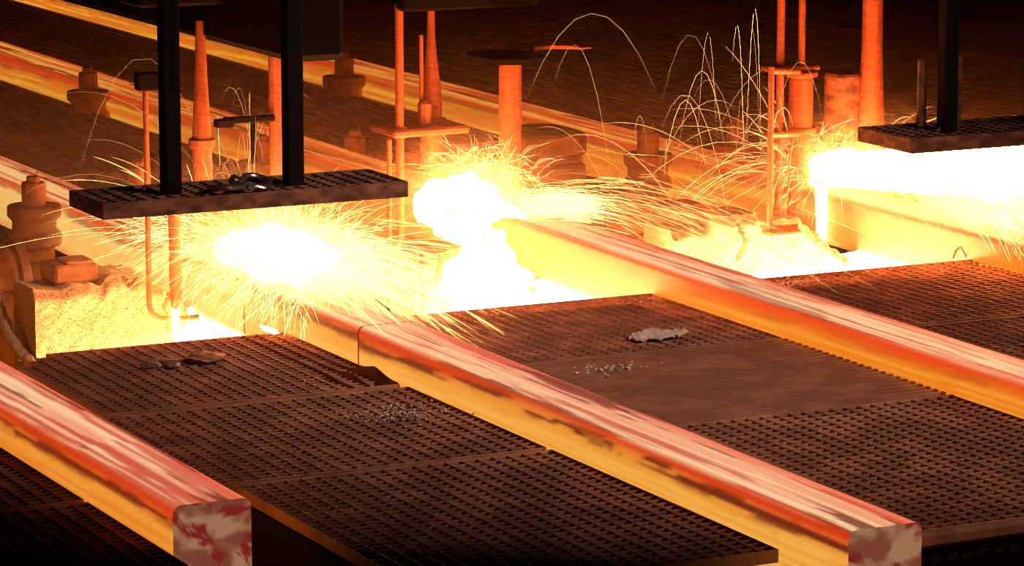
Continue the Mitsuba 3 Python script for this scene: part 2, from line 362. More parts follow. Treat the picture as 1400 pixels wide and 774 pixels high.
billet('glowing_billet_003', 'glowing billet strand running from the first cutting flame back past the flanged roller', X['B'], 9.560, 18.5, 4, {**palB, 'sc': 0.6, 'side': lin(244, 190, 96), 'side2': lin(250, 210, 124), 'cream': lin(250, 204, 130), 'pink': lin(230, 110, 56)})
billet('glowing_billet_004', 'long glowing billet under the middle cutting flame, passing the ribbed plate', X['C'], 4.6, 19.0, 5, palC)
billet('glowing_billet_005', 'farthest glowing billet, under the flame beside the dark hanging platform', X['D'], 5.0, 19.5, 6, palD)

# ------------------------------------------------------------------ pits: refractory blocks, slag pools
def block(label, x0, x1, y, zt, rise, seed, cracks, thick=0.2):
    key, n = 'refractory_block', 0
    while key in labels: n += 1; key = f'refractory_block_{n:03d}'
    dx = 0.007
    xs = np.arange(x0, x1 + dx / 2, dx); nz = 78
    top = zt + sum(h * sstep(a - 0.012, a + 0.012, xs) * (1 - sstep(b - 0.014, b + 0.014, xs)) for a, b, h in rise)
    top = top + 0.010 * (meshkit.fbm(np.stack([xs * 40, xs * 0, xs * 0 + seed], -1), 3, seed) - 0.5) * 2
    V = []
    t = np.linspace(0, 1, nz)
    Xg, Tg = np.meshgrid(xs, t, indexing='ij')
    Zg = -0.6 + (top[:, None] + 0.6) * Tg
    q = np.stack([Xg, Xg * 0 + seed, Zg], -1)
    Yg = y + 0.010 * (meshkit.fbm(q * 14, 4, seed) - 0.5) + 0.005 * (meshkit.fbm(q * 75, 2, seed + 3) - 0.5)
    for line in cracks:
        line = np.array(line)
        for a, b in zip(line[:-1], line[1:]):
            ab = b - a; pq = np.stack([Xg - a[0], Zg - a[1]], -1)
            s = np.clip((pq @ ab) / (ab @ ab), 0, 1)
            d = np.linalg.norm(pq - s[..., None] * ab, axis=-1)
            Yg = Yg + 0.03 * np.exp(-(d / 0.0045) ** 2)
    Yg = Yg + 0.02 * sstep(0.93, 1.0, Tg) ** 2
    A = np.stack([Xg, Yg, Zg], -1)
    B_ = A[:, -1].copy(); k = 7
    rows = [A]
    tops = []
    for j in range(1, k):
        s = j / (k - 1)
        r = B_.copy(); r[:, 1] = B_[:, 1] + thick * s
        r[:, 2] += 0.01 * (meshkit.fbm(r * 35, 3, seed + 5) - 0.5) - 0.004 * s
        tops.append(r)
    G = np.concatenate([A, np.stack(tops, 1)], 1)
    a, b = G.shape[:2]
    I, J = np.meshgrid(np.arange(a - 1), np.arange(b - 1), indexing='ij')
    Q = lambda i, j: i * b + j
    F = [np.stack([Q(I, J), Q(I + 1, J), Q(I + 1, J + 1)], -1).reshape(-1, 3), np.stack([Q(I, J), Q(I + 1, J + 1), Q(I, J + 1)], -1).reshape(-1, 3)]
    front = trimesh.Trimesh(G.reshape(-1, 3), np.concatenate(F), process=False)
    core = box((x0 + 0.004, y + 0.028, -0.6), (x1 - 0.004, y + thick, top.min() - 0.012))
    sides = []
    for i in (0, -1):
        v = np.vstack([A[i], A[i] + [0, thick, 0]]); m = nz
        v[m:, 1] = y + thick
        f = np.array([[p, p + 1, p + m] for p in range(m - 1)] + [[p + 1, p + m + 1, p + m] for p in range(m - 1)])
        sides.append(trimesh.Trimesh(v, f, process=False))
    put(key, join(front, core, *sides), 'm_concrete', 40)
    tag(key, label, 'refractory block')
    return key
block('rough concrete pit block lit yellow below the flanged roller', 3.372, 4.10, 9.95, 0.030, [(3.60, 3.74, 0.024), (3.74, 4.2, -0.012)] + [(3.80 + 0.02 * i, 4.2, -0.0222) for i in range(5)], 1,
      [[(3.655, 0.045), (3.675, 0.02), (3.70, 0.035)], [(3.80, -0.01), (3.785, -0.05), (3.80, -0.085), (3.795, -0.12)]])
block('white hot concrete pit block under the middle cutting flame', 4.63, 5.36, 9.95, 0.036, [(4.74, 4.86, 0.012)] + [(4.90 + 0.026 * i, 5.5, -0.0205) for i in range(6)], 2, [[(4.66, 0.05), (4.645, -0.02), (4.655, -0.09), (4.64, -0.15)], [(4.72, 0.03), (4.70, -0.04)]])
block('crumbling concrete pit block below the farthest billet', 5.555, 6.52, 9.95, 0.055, [(5.70, 5.88, 0.028), *[(6.05 + 0.038 * i, 6.9, -0.0288) for i in range(6)]], 3, [[(5.8, 0.06), (5.83, 0.0), (5.80, -0.06)]])

def pool(label, x0, x1, y0, y1, seed, gain, xa=9):
    key, n = 'molten_slag', 0
    while key in labels: n += 1; key = f'molten_slag_{n:03d}'
    nx, ny = 50, 50
    Xg, Yg = np.meshgrid(np.linspace(x0, x1, nx), np.linspace(y0, y1, ny), indexing='ij')
    q = np.stack([Xg, Yg, Xg * 0 + seed], -1)
    Zg = -0.50 + 0.05 * (meshkit.fbm(q * 9, 4, seed) - 0.5)
    Zg = Zg + 0.42 * sstep(xa, xa + 0.10, Xg) * ((Yg - y0) / (y1 - y0)) ** 1.6      # heap added so the glow fills the white area before the block
    rim = np.minimum.reduce([Xg - x0, x1 - Xg, Yg - y0])
    Zg = np.where(rim < 0.001, -0.62, Zg)
    I, J = np.meshgrid(np.arange(nx - 1), np.arange(ny - 1), indexing='ij')
    Q = lambda i, j: (i * ny + j)
    F = np.concatenate([np.stack([Q(I, J), Q(I + 1, J), Q(I + 1, J + 1)], -1).reshape(-1, 3), np.stack([Q(I, J), Q(I + 1, J + 1), Q(I, J + 1)], -1).reshape(-1, 3)])
    crust = sstep(0.42, 0.34, meshkit.fbm(q * 12 + 4, 4, seed + 2)).reshape(-1, 1)
    col = np.array(SLAG) * gain * (1 - 0.75 * crust)
    scene[key] = mikit.ply((np.stack([Xg, Yg, Zg], -1).reshape(-1, 3), F), 'm_dark_fire', smooth=True, color=col, emitter=VERTEX_GLOW)
    tag(key, label, 'molten slag')
pool('molten slag at the bottom of the pit before the yellow concrete block', 3.40, 4.05, 9.22, 9.98, 1, 1.2, 3.76)
pool('molten slag at the bottom of the pit under the middle flame', 4.45, 5.25, 9.30, 9.98, 2, 3.6, 4.68)
pool('molten slag at the bottom of the pit under the farthest flame', 5.60, 6.46, 9.40, 9.98, 3, 4.5, 5.74)

# ------------------------------------------------------------------ flames, jets and sparks
def plume(key, label, p0, p1, prof, seed, gain=1.0, amp=0.5):
    """A ragged tongue of fire along p0 - p1; prof: (t, radius)."""
    p0, p1 = np.array(p0, float), np.array(p1, float)
    n, m = 56, 40
    t = np.linspace(0, 1, n)
    r = np.interp(t, [a for a, _ in prof], [b for _, b in prof])
    ax = p1 - p0; ln = np.linalg.norm(ax); ax /= ln
    u = np.cross(ax, [0, 0, 1.0]); u /= np.linalg.norm(u); w = np.cross(u, ax)
    ang = np.arange(m) * 2 * math.pi / m
    Tg, Ag = np.meshgrid(t, ang, indexing='ij')
    d = np.cos(Ag)[..., None] * u + np.sin(Ag)[..., None] * w
    nz_ = meshkit.fbm(np.stack([np.cos(Ag) * 2.2, np.sin(Ag) * 2.2, Tg * 9], -1) + seed * 5.1, 4, seed)
    V = p0 + (Tg * ln)[..., None] * ax + d * (r[:, None] * (1 + amp * 2 * (nz_ - 0.5)))[..., None]
    V = V.reshape(-1, 3)
    I, K = np.meshgrid(np.arange(n - 1), np.arange(m), indexing='ij'); K2 = (K + 1) % m
    F = np.concatenate([np.stack([I * m + K, I * m + K2, (I + 1) * m + K2], -1).reshape(-1, 3), np.stack([I * m + K, (I + 1) * m + K2, (I + 1) * m + K], -1).reshape(-1, 3)])
    V = np.vstack([V, p0, p1]); c0, c1 = len(V) - 2, len(V) - 1
    k = np.arange(m); k2 = (k + 1) % m
    F = np.vstack([F, np.stack([np.full(m, c0), k2, k], -1), np.stack([np.full(m, c1), (n - 1) * m + k, (n - 1) * m + k2], -1)])
    mesh = trimesh.Trimesh(V, F, process=False)
    if mesh.volume < 0: mesh.invert()
    scene[key] = mikit.ply(mesh, 'm_dark_fire', smooth=True, emitter=glow(tuple(np.array(FLAME) * gain), 2.0))
    if label: tag(key, label, 'flame')

plume('cutting_flame', 'white hot cutting flame spreading under the brown hanging platform', (3.976, 9.98, 0.11), (3.95, 8.98, 0.23), [(0, 0.02), (0.15, 0.055), (0.45, 0.085), (0.7, 0.07), (1, 0.0)], 1, 0.8)
plume('cutting_flame_001', 'white hot cutting flame at the foot of the thick tube of the middle torch', (5.09, 10.86, 0.05), (5.12, 10.12, 0.10), [(0, 0.05), (0.2, 0.095), (0.45, 0.105), (0.65, 0.05), (1, 0.0)], 2, 0.8)
plume('cutting_flame_002', 'long white flame streaming below the dark hanging platform', (6.366, 10.52, 0.12), (6.376, 8.9, 0.34), [(0, 0.03), (0.12, 0.065), (0.4, 0.07), (0.8, 0.085), (1, 0.05)], 3, 0.65)
def jet(key, label, x, y, z0, z1, r, seed, gain=0.6):
    rng = np.random.default_rng(seed)
    z = np.linspace(z0, z1, 24)
    path = np.stack([x + 0.002 * np.sin(z * 40 + seed), y + 0 * z, z], 1)
    rad = r * (1 + 0.25 * (meshkit.fbm(np.stack([z * 14, z * 0, z * 0 + seed], -1), 2, seed) - 0.5))
    scene[key] = mikit.ply(sweep(path, rad, 12), 'm_dark_fire', smooth=True, emitter=glow(tuple(np.array(FLAME) * gain), 0.4))
    tag(key, label, 'slag jet')
jet('slag_jet', 'thin white jet of slag falling before the cracked yellow concrete block', 3.79, 9.87, -0.03, -0.5, 0.013, 1, 1.0)
jet('slag_jet_001', 'white jet of slag dropping below the farthest flame', 6.262, 10.18, 0.13, -0.5, 0.021, 2, 0.5)
plume('slag_jet_002', None, (4.99, 10.36, 0.05), (4.80, 9.76, -0.12), [(0, 0.06), (0.3, 0.10), (0.75, 0.13), (1, 0.05)], 7, 0.7, 0.5)  # glowing plume added to turn the front of the block white
tag('slag_jet_002', 'added white glowing plume laid over the concrete block of the middle flame', 'slag jet')

G = np.array([0, 0, -9.81])
def sparks(key, label, groups, seed):
    """Burning iron sparks: a bunch of fine glowing threads. groups: dicts of origin spread, velocity mean and spread, start time, length in time, radius, count."""
    rng = np.random.default_rng(seed)
    Vs, Fs, Cs, off = [], [], [], 0
    K = 9
    for g in groups:
        n = g['n']
        o = np.array(g['o']) + rng.normal(0, 1, (n, 3)) * np.array(g.get('os', (0.02, 0.02, 0.02)))
        if 'line' in g:
            o = o + rng.random((n, 1)) * np.array(g['line'])
        if 'ball' in g:
            d = rng.normal(0, 1, (n, 3)) * np.array(g['ball']); d /= np.linalg.norm(d, axis=1, keepdims=True)
            v = d * (g['v'][0] + (g['v'][1] - g['v'][0]) * rng.random((n, 1)) ** 1.5) + np.array(g.get('drift', (0, 0, 0)))
        else:
            v = np.array(g['vel']) + rng.normal(0, 1, (n, 3)) * np.array(g['vs'])
        t0 = g['t0'][0] + (g['t0'][1] - g['t0'][0]) * rng.random((n, 1))
        dt = g['dt'][0] + (g['dt'][1] - g['dt'][0]) * rng.random((n, 1)) ** 1.6
        tt = t0 + dt * np.linspace(0, 1, K)[None]
        P = o[:, None] + v[:, None] * tt[..., None] + 0.5 * G * g.get('grav', 1.0) * (tt ** 2)[..., None]
        if g.get('wob'):
            P = P + np.cumsum(rng.normal(0, g['wob'], P.shape), 1)
        keep = (P[:, :, 2].min(1) > g.get('floor', 0.01)) & (P[:, :, 1].min(1) > 7.0)
        P = P[keep]
        if not len(P): continue
        n = len(P)
        t = np.gradient(P, axis=1); t /= np.linalg.norm(t, axis=2, keepdims=True) + 1e-9
        a = np.cross(t, np.array([0.44, 0.88, -0.18])); a /= np.linalg.norm(a, axis=2, keepdims=True) + 1e-9
        b = np.cross(t, a)
        r = g['r'][0] + (g['r'][1] - g['r'][0]) * rng.random((n, 1, 1)) ** 2
        taper = np.clip(np.minimum(np.linspace(0, 1, K) * 5, (1 - np.linspace(0, 1, K)) * 3) + 0.2, 0, 1)[None, :, None]
        ring = [P + r * taper * (math.cos(q) * a + math.sin(q) * b) for q in (0.5, 2.59, 4.69)]
        V = np.stack(ring, 2).reshape(-1, 3)
        base = (np.arange(n) * K * 3)[:, None, None] + (np.arange(K - 1) * 3)[None, :, None]
        k = np.arange(3)[None, None]; k2 = (k + 1) % 3
        F = np.concatenate([np.stack([base + k, base + k2, base + 3 + k2], -1).reshape(-1, 3), np.stack([base + k, base + 3 + k2, base + 3 + k], -1).reshape(-1, 3)])
        tint = np.array(SPARK) * (0.45 + 0.9 * rng.random((n, 1)) ** 2) * g.get('gain', 1.0)
        Vs.append(V); Fs.append(F + off); off += len(V)
        Cs.append(np.repeat(tint, K * 3, axis=0))
    e = {**VERTEX_GLOW, 'sampling_weight': 0.0}
    scene[key] = mikit.ply((np.vstack(Vs), np.vstack(Fs)), 'm_dark_fire', smooth=False, color=np.vstack(Cs), emitter=e)
    tag(key, label, 'sparks', kind='stuff')

sparks('spark_shower', 'yellow sparks bursting around the flame under the brown platform', [
    dict(n=5200, o=(3.976, 9.85, 0.14), line=(-0.01, -0.75, 0.07), os=(.03, .03, .03), ball=(1, .9, .8), v=(0.6, 3.4), t0=(0.01, 0.05), dt=(0.02, 0.07), r=(0.00035, 0.00079), floor=-0.05),
    dict(n=2000, o=(3.976, 9.8, 0.13), line=(0, -0.6, 0.05), vel=(0.6, -2.6, 0.7), vs=(.7, 1.2, .5), t0=(0.03, 0.14), dt=(0.02, 0.08), r=(0.00035, 0.00072), floor=0.0),
    dict(n=260, o=(3.95, 9.95, 0.12), vel=(-1.1, 0.2, 1.0), vs=(.7, .6, .7), t0=(0.02, 0.12), dt=(0.05, 0.16), r=(0.00035, 0.00072), floor=-0.3),
    dict(n=60, o=(3.89, 9.5, 0.09), line=(0, -0.5, 0.0), vel=(-0.25, -0.2, 0.1), vs=(.12, .15, .3), t0=(0.02, 0.06), dt=(0.08, 0.15), r=(0.00049, 0.00079), floor=-0.06),
    dict(n=8, o=(3.97, 9.9, 0.12), vel=(-0.6, 1.0, 2.9), vs=(.9, 1.2, .6), t0=(0.02, 0.1), dt=(0.25, 0.6), r=(0.00042, 0.00065), floor=0.0, gain=.22),
    dict(n=40, o=(4.05, 9.9, 0.12), vel=(0.2, 0.6, 1.9), vs=(.5, .6, .6), t0=(0.02, 0.1), dt=(0.15, 0.35), r=(0.00035, 0.00058), floor=0.05, gain=.3)], 11)
sparks('spark_shower_001', 'orange sparks shooting sideways and arching high from the middle flame', [
    dict(n=2200, o=(5.176, 10.6, 0.13), os=(.05, .12, .05), ball=(1, 1, .8), v=(0.5, 2.6), t0=(0.01, 0.05), dt=(0.02, 0.07), r=(0.00035, 0.00072), floor=-0.05),
    dict(n=800, o=(5.13, 10.3, 0.10), os=(.02, .05, .02), vel=(1.1, -3.4, 1.0), vs=(.14, .6, .10), t0=(0.0, 0.08), dt=(0.02, 0.06), r=(.0004, .0007), floor=0.0),
    dict(n=260, gain=.5, o=(5.13, 10.3, 0.12), os=(.03, .05, .02), vel=(1.5, -3.1, 1.1), vs=(.5, .8, .35), t0=(0.02, 0.26), dt=(0.02, 0.09), r=(0.00035, 0.00072), floor=0.0),
    dict(n=26, o=(5.2, 10.5, 0.15), vel=(1.6, -1.2, 1.7), vs=(.8, .8, .7), t0=(0.03, 0.2), dt=(0.2, 0.5), r=(0.00042, 0.00065), floor=-0.2, gain=.35),
    dict(n=14, o=(5.9, 10.4, 0.05), os=(.15, .3, .05), vel=(0.0, -0.1, 2.3), vs=(.5, .4, .7), t0=(0.0, 0.1), dt=(0.25, 0.5), r=(0.00042, 0.00072), floor=-0.1, gain=.35),
    dict(n=50, o=(5.3, 10.75, 0.12), os=(.06, .1, .03), vel=(0.2, 0, 1.1), vs=(.5, .4, .4), t0=(0.0, 0.05), dt=(0.1, 0.22), r=(0.00035, 0.00065), floor=0.02),
    dict(n=9, o=(5.95, 10.5, 0.1), os=(.1, .2, .03), vel=(0.25, -0.1, 3.1), vs=(.35, .3, .4), t0=(0.02, 0.1), dt=(0.45, 0.65), r=(0.00049, 0.00072), floor=-0.1, gain=.35)], 12)
sparks('spark_shower_002', 'fine sparks pouring from the long flame below the dark platform', [
    dict(n=5600, o=(6.376, 9.9, 0.19), line=(0, -1.0, 0.13), os=(.04, .04, .03), vel=(0.15, -2.2, 0.05), vs=(.35, .6, .35), t0=(0.02, 0.2), dt=(0.02, 0.07), r=(0.00035, 0.00072), floor=0.02),
    dict(n=700, o=(6.376, 10.35, 0.13), os=(.04, .05, .03), ball=(1, 1, .9), v=(0.5, 2.4), t0=(0.01, 0.06), dt=(0.02, 0.08), r=(0.00035, 0.00072), floor=-0.05),
    dict(n=220, o=(6.37, 10.2, 0.15), os=(.06, .1, .04), vel=(0.3, -1.0, 1.1), vs=(.6, .6, .4), t0=(0.02, 0.1), dt=(0.05, 0.18), r=(0.00035, 0.00065), floor=0.04),
    dict(n=240, o=(6.36, 10.3, 0.16), os=(.05, .06, .04), vel=(0.0, 0, 0.5), vs=(.4, .3, .5), t0=(0.01, 0.06), dt=(0.04, 0.09), r=(0.00035, 0.00065), wob=.004, floor=0.05),
    dict(n=70, o=(6.3, 10.4, 0.12), vel=(-0.9, 0.2, 1.3), vs=(.6, .5, .6), t0=(0.02, 0.1), dt=(0.1, 0.3), r=(0.00035, 0.00065), floor=-0.05, gain=.8)], 13)

# ------------------------------------------------------------------ torch machines
def tube(key, x, y, z0, z1, r, n=28, bs='m_tube'):
    return put(key, cyl((x, y, z0), (x, y, z1), r, 0.004, n), bs)
def collar(key, x, y, z, r, h=0.02):
    return put(key, lathe([(0, 0), (r - .004, 0), (r, .004), (r, h - .004), (r - .004, h), (0, h)], (x, y, z)), 'm_tube')

t = 'torch_machine'
tag(t, 'torch machine with tubes over the first flame, behind the brown platform', 'cutting torch')
put(t + '__carriage', box((3.99, 9.44, 0.735), (4.17, 12.2, 1.35), 0.02), 'm_black')
put(t + '__lance', lathe([(0, 0), (.029, 0), (.031, .006), (.031, .30), (.020, .50), (.014, .68), (0, .68)], (3.985, 10.13, 0.115)), 'm_tube')
collar(t + '__collar', 3.985, 10.13, 0.40, 0.042, 0.03)
put(t + '__nozzle', lathe([(0, 0), (.016, 0), (.030, .05), (.030, .06), (0, .06)], (3.985, 10.13, 0.10)), 'm_tube')
tube(t + '__lance', 3.79, 9.87, -0.02, 0.9, 0.019)
put(t + '__nozzle', lathe([(0, 0), (.013, 0), (.019, .03), (0, .03)], (3.79, 9.87, -0.045)), 'm_tube')
put(t + '__lance', box((4.165, 10.0, 0.12), (4.235, 10.03, 0.74), 0.008), 'm_tube')
rod = [(3.716, 9.90, z) for z in np.linspace(0.66, -0.03, 14)] + arc((3.766, 9.90, -0.03), 0.05, 188, 262, 7) + [(3.79, 9.895, -0.082), (3.83, 9.89, -0.084), (3.868, 9.88, -0.080)]
put(t + '__hook_rod', sweep(rod, 0.009, 10), 'm_tube')
put(t + '__rod_holder', box((3.686, 9.88, 0.62), (3.756, 9.92, 0.675), 0.006), 'm_black')
put(t + '__clamp', join(box((4.0, 9.98, 0.49), (4.17, 10.0, 0.51), 0.004), cyl((4.10, 9.99, 0.36), (4.10, 9.99, 0.51), 0.009), box((3.975, 9.97, 0.48), (4.03, 10.01, 0.505), 0.004)), 'm_black')
put(t + '__cross_arm', box((3.72, 9.95, 0.86), (4.2, 10.15, 0.93), 0.01), 'm_black')

t = 'torch_machine_001'
tag(t, 'torch machine with a clamp plate joining its tubes, over the middle flame', 'cutting torch')
put(t + '__carriage', box((5.0, 10.6, 0.80), (5.5, 11.3, 1.4), 0.02), 'm_black')
prof = [(0, 0), (.037, 0), (.039, .006), (.037, .30), (.034, .36), (.022, .46), (.014, .56), (.012, .70), (0, .70)]
put(t + '__lance', lathe(prof, (5.165, 10.97, 0.06)), 'm_tube')
collar(t + '__collar', 5.165, 10.97, 0.30, 0.052, 0.022)
tube(t + '__lance', 4.985, 10.84, -0.09, 0.74, 0.0145)
tube(t + '__lance', 4.945, 10.84, -0.09, 0.28, 0.009)
put(t + '__clamp_plate', box((4.945, 10.80, 0.285), (5.235, 11.0, 0.312), 0.008), 'm_tube')
put(t + '__clamp', lathe([(0, 0), (.022, 0), (.024, .004), (.024, .036), (.02, .04), (0, .04)], (4.985, 10.84, 0.279)), 'm_tube')
put(t + '__clamp', box((5.075, 10.85, 0.31), (5.115, 10.9, 0.40), 0.012), 'm_tube')
put(t + '__clamp', sweep([(5.095, 10.9, z) for z in np.linspace(.36, .62, 6)], 0.008, 8), 'm_tube')
put(t + '__lance', lathe([(0, 0), (.036, 0), (.039, .006), (.039, .42), (.036, .45), (0, .45)], (5.355, 10.74, 0.09)), 'm_tube')
pl = [(5.24, 10.62), (5.34, 10.58), (5.44, 10.62), (5.47, 10.74), (5.44, 10.88), (5.27, 10.90), (5.22, 10.78)]
put(t + '__head_plate', trimesh.convex.convex_hull([(x, y, z) for x, y in pl for z in (0.538, 0.556)]), 'm_black', False)
hk = [(5.44, 10.74, 0.575), (5.50, 10.73, 0.58), (5.56, 10.71, 0.578), (5.60, 10.70, 0.570), (5.64, 10.69, 0.571)]
put(t + '__hook', sweep(hk, np.array([.022, .024, .022, .012, .006]), 10, flat=(.5, 1.2)), 'm_tube')
put(t + '__cross_arm', box((4.95, 10.72, 0.72), (5.46, 10.80, 0.80), 0.01), 'm_black')

t = 'torch_machine_002'
tag(t, 'torch machine with two pointed nozzles over the flame beside the dark platform', 'cutting torch')
put(t + '__carriage', box((6.1, 10.1, 0.86), (6.7, 11.0, 1.4), 0.02), 'm_black')
put(t + '__lance', lathe([(0, 0), (.040, 0), (.042, .006), (.042, .55), (.034, .57), (.013, .60), (.012, .97), (0, .97)], (6.30, 10.39, -0.10)), 'm_tube')
for z, r in ((0.468, 0.058), (0.275, 0.055)): collar(t + '__collar', 6.30, 10.39, z, r, 0.018)
tube(t + '__lance', 6.228, 10.41, 0.0, 0.87, 0.014)
rod = [(5.889, 9.90, z) for z in np.linspace(0.575, 0.065, 12)] + arc((5.916, 9.90, 0.065), 0.027, 190, 265, 5) + [(5.94, 9.89, 0.038), (5.985, 9.88, 0.043)]
put(t + '__hook_rod', sweep(rod, 0.010, 10), 'm_tube')
put(t + '__clamp_plate', box((6.165, 10.36, 0.49), (6.36, 10.44, 0.506), 0.005), 'm_tube')
put(t + '__clamp_plate', box((6.175, 10.36, 0.262), (6.36, 10.44, 0.276), 0.005), 'm_tube')
put(t + '__skid_plate', box((5.872, 9.86, 0.018), (5.992, 9.92, 0.034), 0.004), 'm_tube')
for z0, z1 in ((0.485, 0.562), (0.27, 0.352)): put(t + '__link', sweep([(6.29, 10.38, z0), (6.09, 10.14, (z0 + z1) / 2), (5.889, 9.90, z1)], 0.010, 8), 'm_tube')
put(t + '__nozzle_holder', lathe([(0, 0), (.058, 0), (.062, .006), (.062, .20), (.056, .21), (0, .21)], (6.43, 10.33, 0.27)), 'm_rust')
for x, y, z in ((6.384, 10.34, 0.145), (6.445, 10.31, 0.155)):
    put(t + '__nozzle', lathe([(0, 0), (.007, 0), (.011, .03), (.022, .11), (.022, .14), (0, .14)], (x, y, z)), 'm_rust')
put(t + '__lance', lathe([(0, 0), (.050, 0), (.052, .006), (.044, .25), (.036, .42), (.034, .73), (0, .73)], (6.515, 10.28, 0.14)), 'm_tube')

# ------------------------------------------------------------------ hanging platforms
def ring(c, R, r, tilt, yaw):
    m = sweep(arc((0, 0, 0), R, 0, 345, 30, 'xy'), r, 10, closed=True)
    m.apply_transform(trimesh.transformations.rotation_matrix(tilt, [1, 0, 0]))
    m.apply_transform(trimesh.transformations.rotation_matrix(yaw, [0, 0, 1]))
    m.apply_translation(c)
    return m
def platform(key, label, x0, x1, y0, y1, zt, posts, seed):
    tag(key, label, 'platform')
    h = 0.042
    put(key + '__frame_bar', box((x0, y0, zt - h), (x1, y0 + .008, zt), 0.0015), 'm_rust')
    put(key + '__frame_bar', box((x0, y1 - .008, zt - h), (x1, y1, zt), 0.0015), 'm_rust')
    put(key + '__frame_bar', box((x0, y0 + .008, zt - h), (x0 + .008, y1 - .008, zt), 0.0015), 'm_rust')
    put(key + '__frame_bar', box((x1 - .008, y0 + .008, zt - h), (x1, y1 - .008, zt), 0.0015), 'm_rust')
    a = mikit.ply(box((-.002, y0 + .008, -.032), (.002, y1 - .008, -.001), 0.0008), 'm_rust')
    for x in np.arange(x0 + 0.045, x1 - 0.01, 0.04): again(key + '__long_bar', a, (x, 0, zt))
    b = mikit.ply(box((x0 + .008, -.002, -.033), (x1 - .008, .002, -.003), 0.0008), 'm_rust')
    for y in np.arange(y0 + 0.042, y1 - 0.01, 0.036): again(key + '__cross_bar', b, (0, y, zt))
    put(key + '__base_sheet', box((x0 + .008, y0 + .008, zt - h), (x1 - .008, y1 - .008, zt - h + .004)), 'm_rust', False)
    for (px, py, w) in posts:
        p = put(key + '__post', box((px - w / 2, py - w / 2, zt - .035), (px + w / 2, py + w / 2, 1.62), 0.004), 'm_sooty')
        put(key + '__post__gusset', trimesh.convex.convex_hull([(px - w / 2 - .012, py + s, zt) for s in (-.003, .003)] + [(px + w / 2 + .012, py + s, zt) for s in (-.003, .003)] + [(px - w / 2, py + s, zt + .012) for s in (-.003, .003)] + [(px + w / 2, py + s, zt + .012) for s in (-.003, .003)]), 'm_rust', False)
platform('hanging_platform', 'brown rusty grating platform hung on two posts, with shackles lying on it', 3.032, 3.887, 8.40, 8.655, 0.537, ((3.256, 8.50, 0.046), (3.60, 8.50, 0.046)), 1)
platform('hanging_platform_001', 'dark grating platform hung above the long flame and the farthest billet', 5.463, 6.32, 8.40, 8.69, 0.551, ((5.66, 8.52, 0.046), (6.02, 8.52, 0.046)), 2)
put('hanging_platform_001__rail', box((5.615, 8.60, 0.551), (5.642, 8.615, 0.75), 0.003), 'm_rust')
put('hanging_platform_001__rail', box((5.735, 8.60, 0.551), (5.763, 8.615, 0.75), 0.003), 'm_rust')
put('beam_overhead', box((2.2, 8.42, 1.60), (7.4, 8.60, 1.85), 0.01), 'm_black'); tag('beam_overhead', kind='structure')
for x in (2.2, 7.3):
    k = put('beam_post', box((x, 8.42, -0.62), (x + .1, 8.60, 1.60), 0.01), 'm_black'); tag(k, kind='structure')
    if x < 3: scene[k] = mikit.ply(box((1.6, 8.42, -0.62), (1.7, 8.60, 1.60), 0.01), 'm_black')
scene['beam_overhead'] = mikit.ply(box((1.6, 8.42, 1.60), (7.4, 8.60, 1.85), 0.01), 'm_black')

def shackle(key, label, c, yaw, tilt, s=1.0, group=None):
    tag(key, label, 'shackle', group)
    R, r = 0.026 * s, 0.0075 * s
    path = [(R * 0.8, -0.045 * s, 0), (R * 0.85, -0.02 * s, 0)] + [(R * math.cos(a) * 1.25, R * math.sin(a) * 1.35, 0) for a in np.linspace(-0.2, math.pi + 0.2, 20)] + [(-R * 0.85, -0.02 * s, 0), (-R * 0.8, -0.045 * s, 0)]
    bow = sweep(path, r, 10)
    pin = cyl((-R * 1.35, -0.05 * s, 0), (R * 1.35, -0.05 * s, 0), 0.0065 * s)
    eyes = [('eye', lathe([(0, -.008 * s), (.013 * s, -.008 * s), (.013 * s, .008 * s), (0, .008 * s)], (q * R * .8, -0.05 * s, 0), 'x', 16)) for q in (-1, 1)]
    for name, m in [('bow', bow), ('pin', pin)] + eyes:
        m.apply_transform(trimesh.transformations.rotation_matrix(tilt, [0, 1, 0]))
        m.apply_transform(trimesh.transformations.rotation_matrix(yaw, [0, 0, 1]))
        m.apply_translation(c)
        put(f'{key}__{name}', m, 'm_chrome')
shackle('shackle', 'metal shackle lying flat on the brown platform, nearer to the first post', (3.385, 8.445, 0.548), 1.35, 0.15, 1.15)
shackle('shackle_001', 'metal shackle tilted against the other one on the brown platform, nearer to the second post', (3.475, 8.455, 0.556), -1.2, 0.35, 1.1)

# ------------------------------------------------------------------ guide rollers, roller stands
def roller(label, x, y, zt, group=None, s=1.0, seed=0):
    key, n = 'guide_roller', 0
    while key in labels: n += 1; key = f'guide_roller_{n:03d}'
    tag(key, label, 'roller', group)
    m = 'm_machine'
    z = zt
    drum = [(0, -.135), (.085, -.135), (.090, -.130), (.090, -.098), (.086, -.092), (.074, -.078), (.074, -.052), (.086, -.040), (.090, -.034), (.090, -.004), (.086, 0), (.05, .001), (0, .001)]
    put(key + '__drum', lathe([(a * s, b * s) for a, b in drum], (x, y, z), n=56), m)
    put(key + '__shaft', lathe([(a * s, b * s) for a, b in [(0, 0), (.040, 0), (.040, .074), (.037, .078), (.030, .079), (0, .079)]], (x, y, z)), m)
    put(key + '__nut', lathe([(a * s, b * s) for a, b in [(0, .078), (.024, .078), (.025, .082), (.025, .094), (.022, .098), (0, .098)]], (x, y, z), n=8), m, False)
    put(key + '__split_pin', sweep([(x + .006, y - .022, z + .085 * s), (x + .006, y - .02, z + .11 * s), (x + .012, y - .01, z + .112 * s)], 0.0025, 6), m)
    put(key + '__hub', lathe([(a * s, b * s) for a, b in [(0, -.30), (.062, -.30), (.065, -.29), (.065, -.15), (.055, -.136), (0, -.136)]], (x, y, z)), m)
    return key
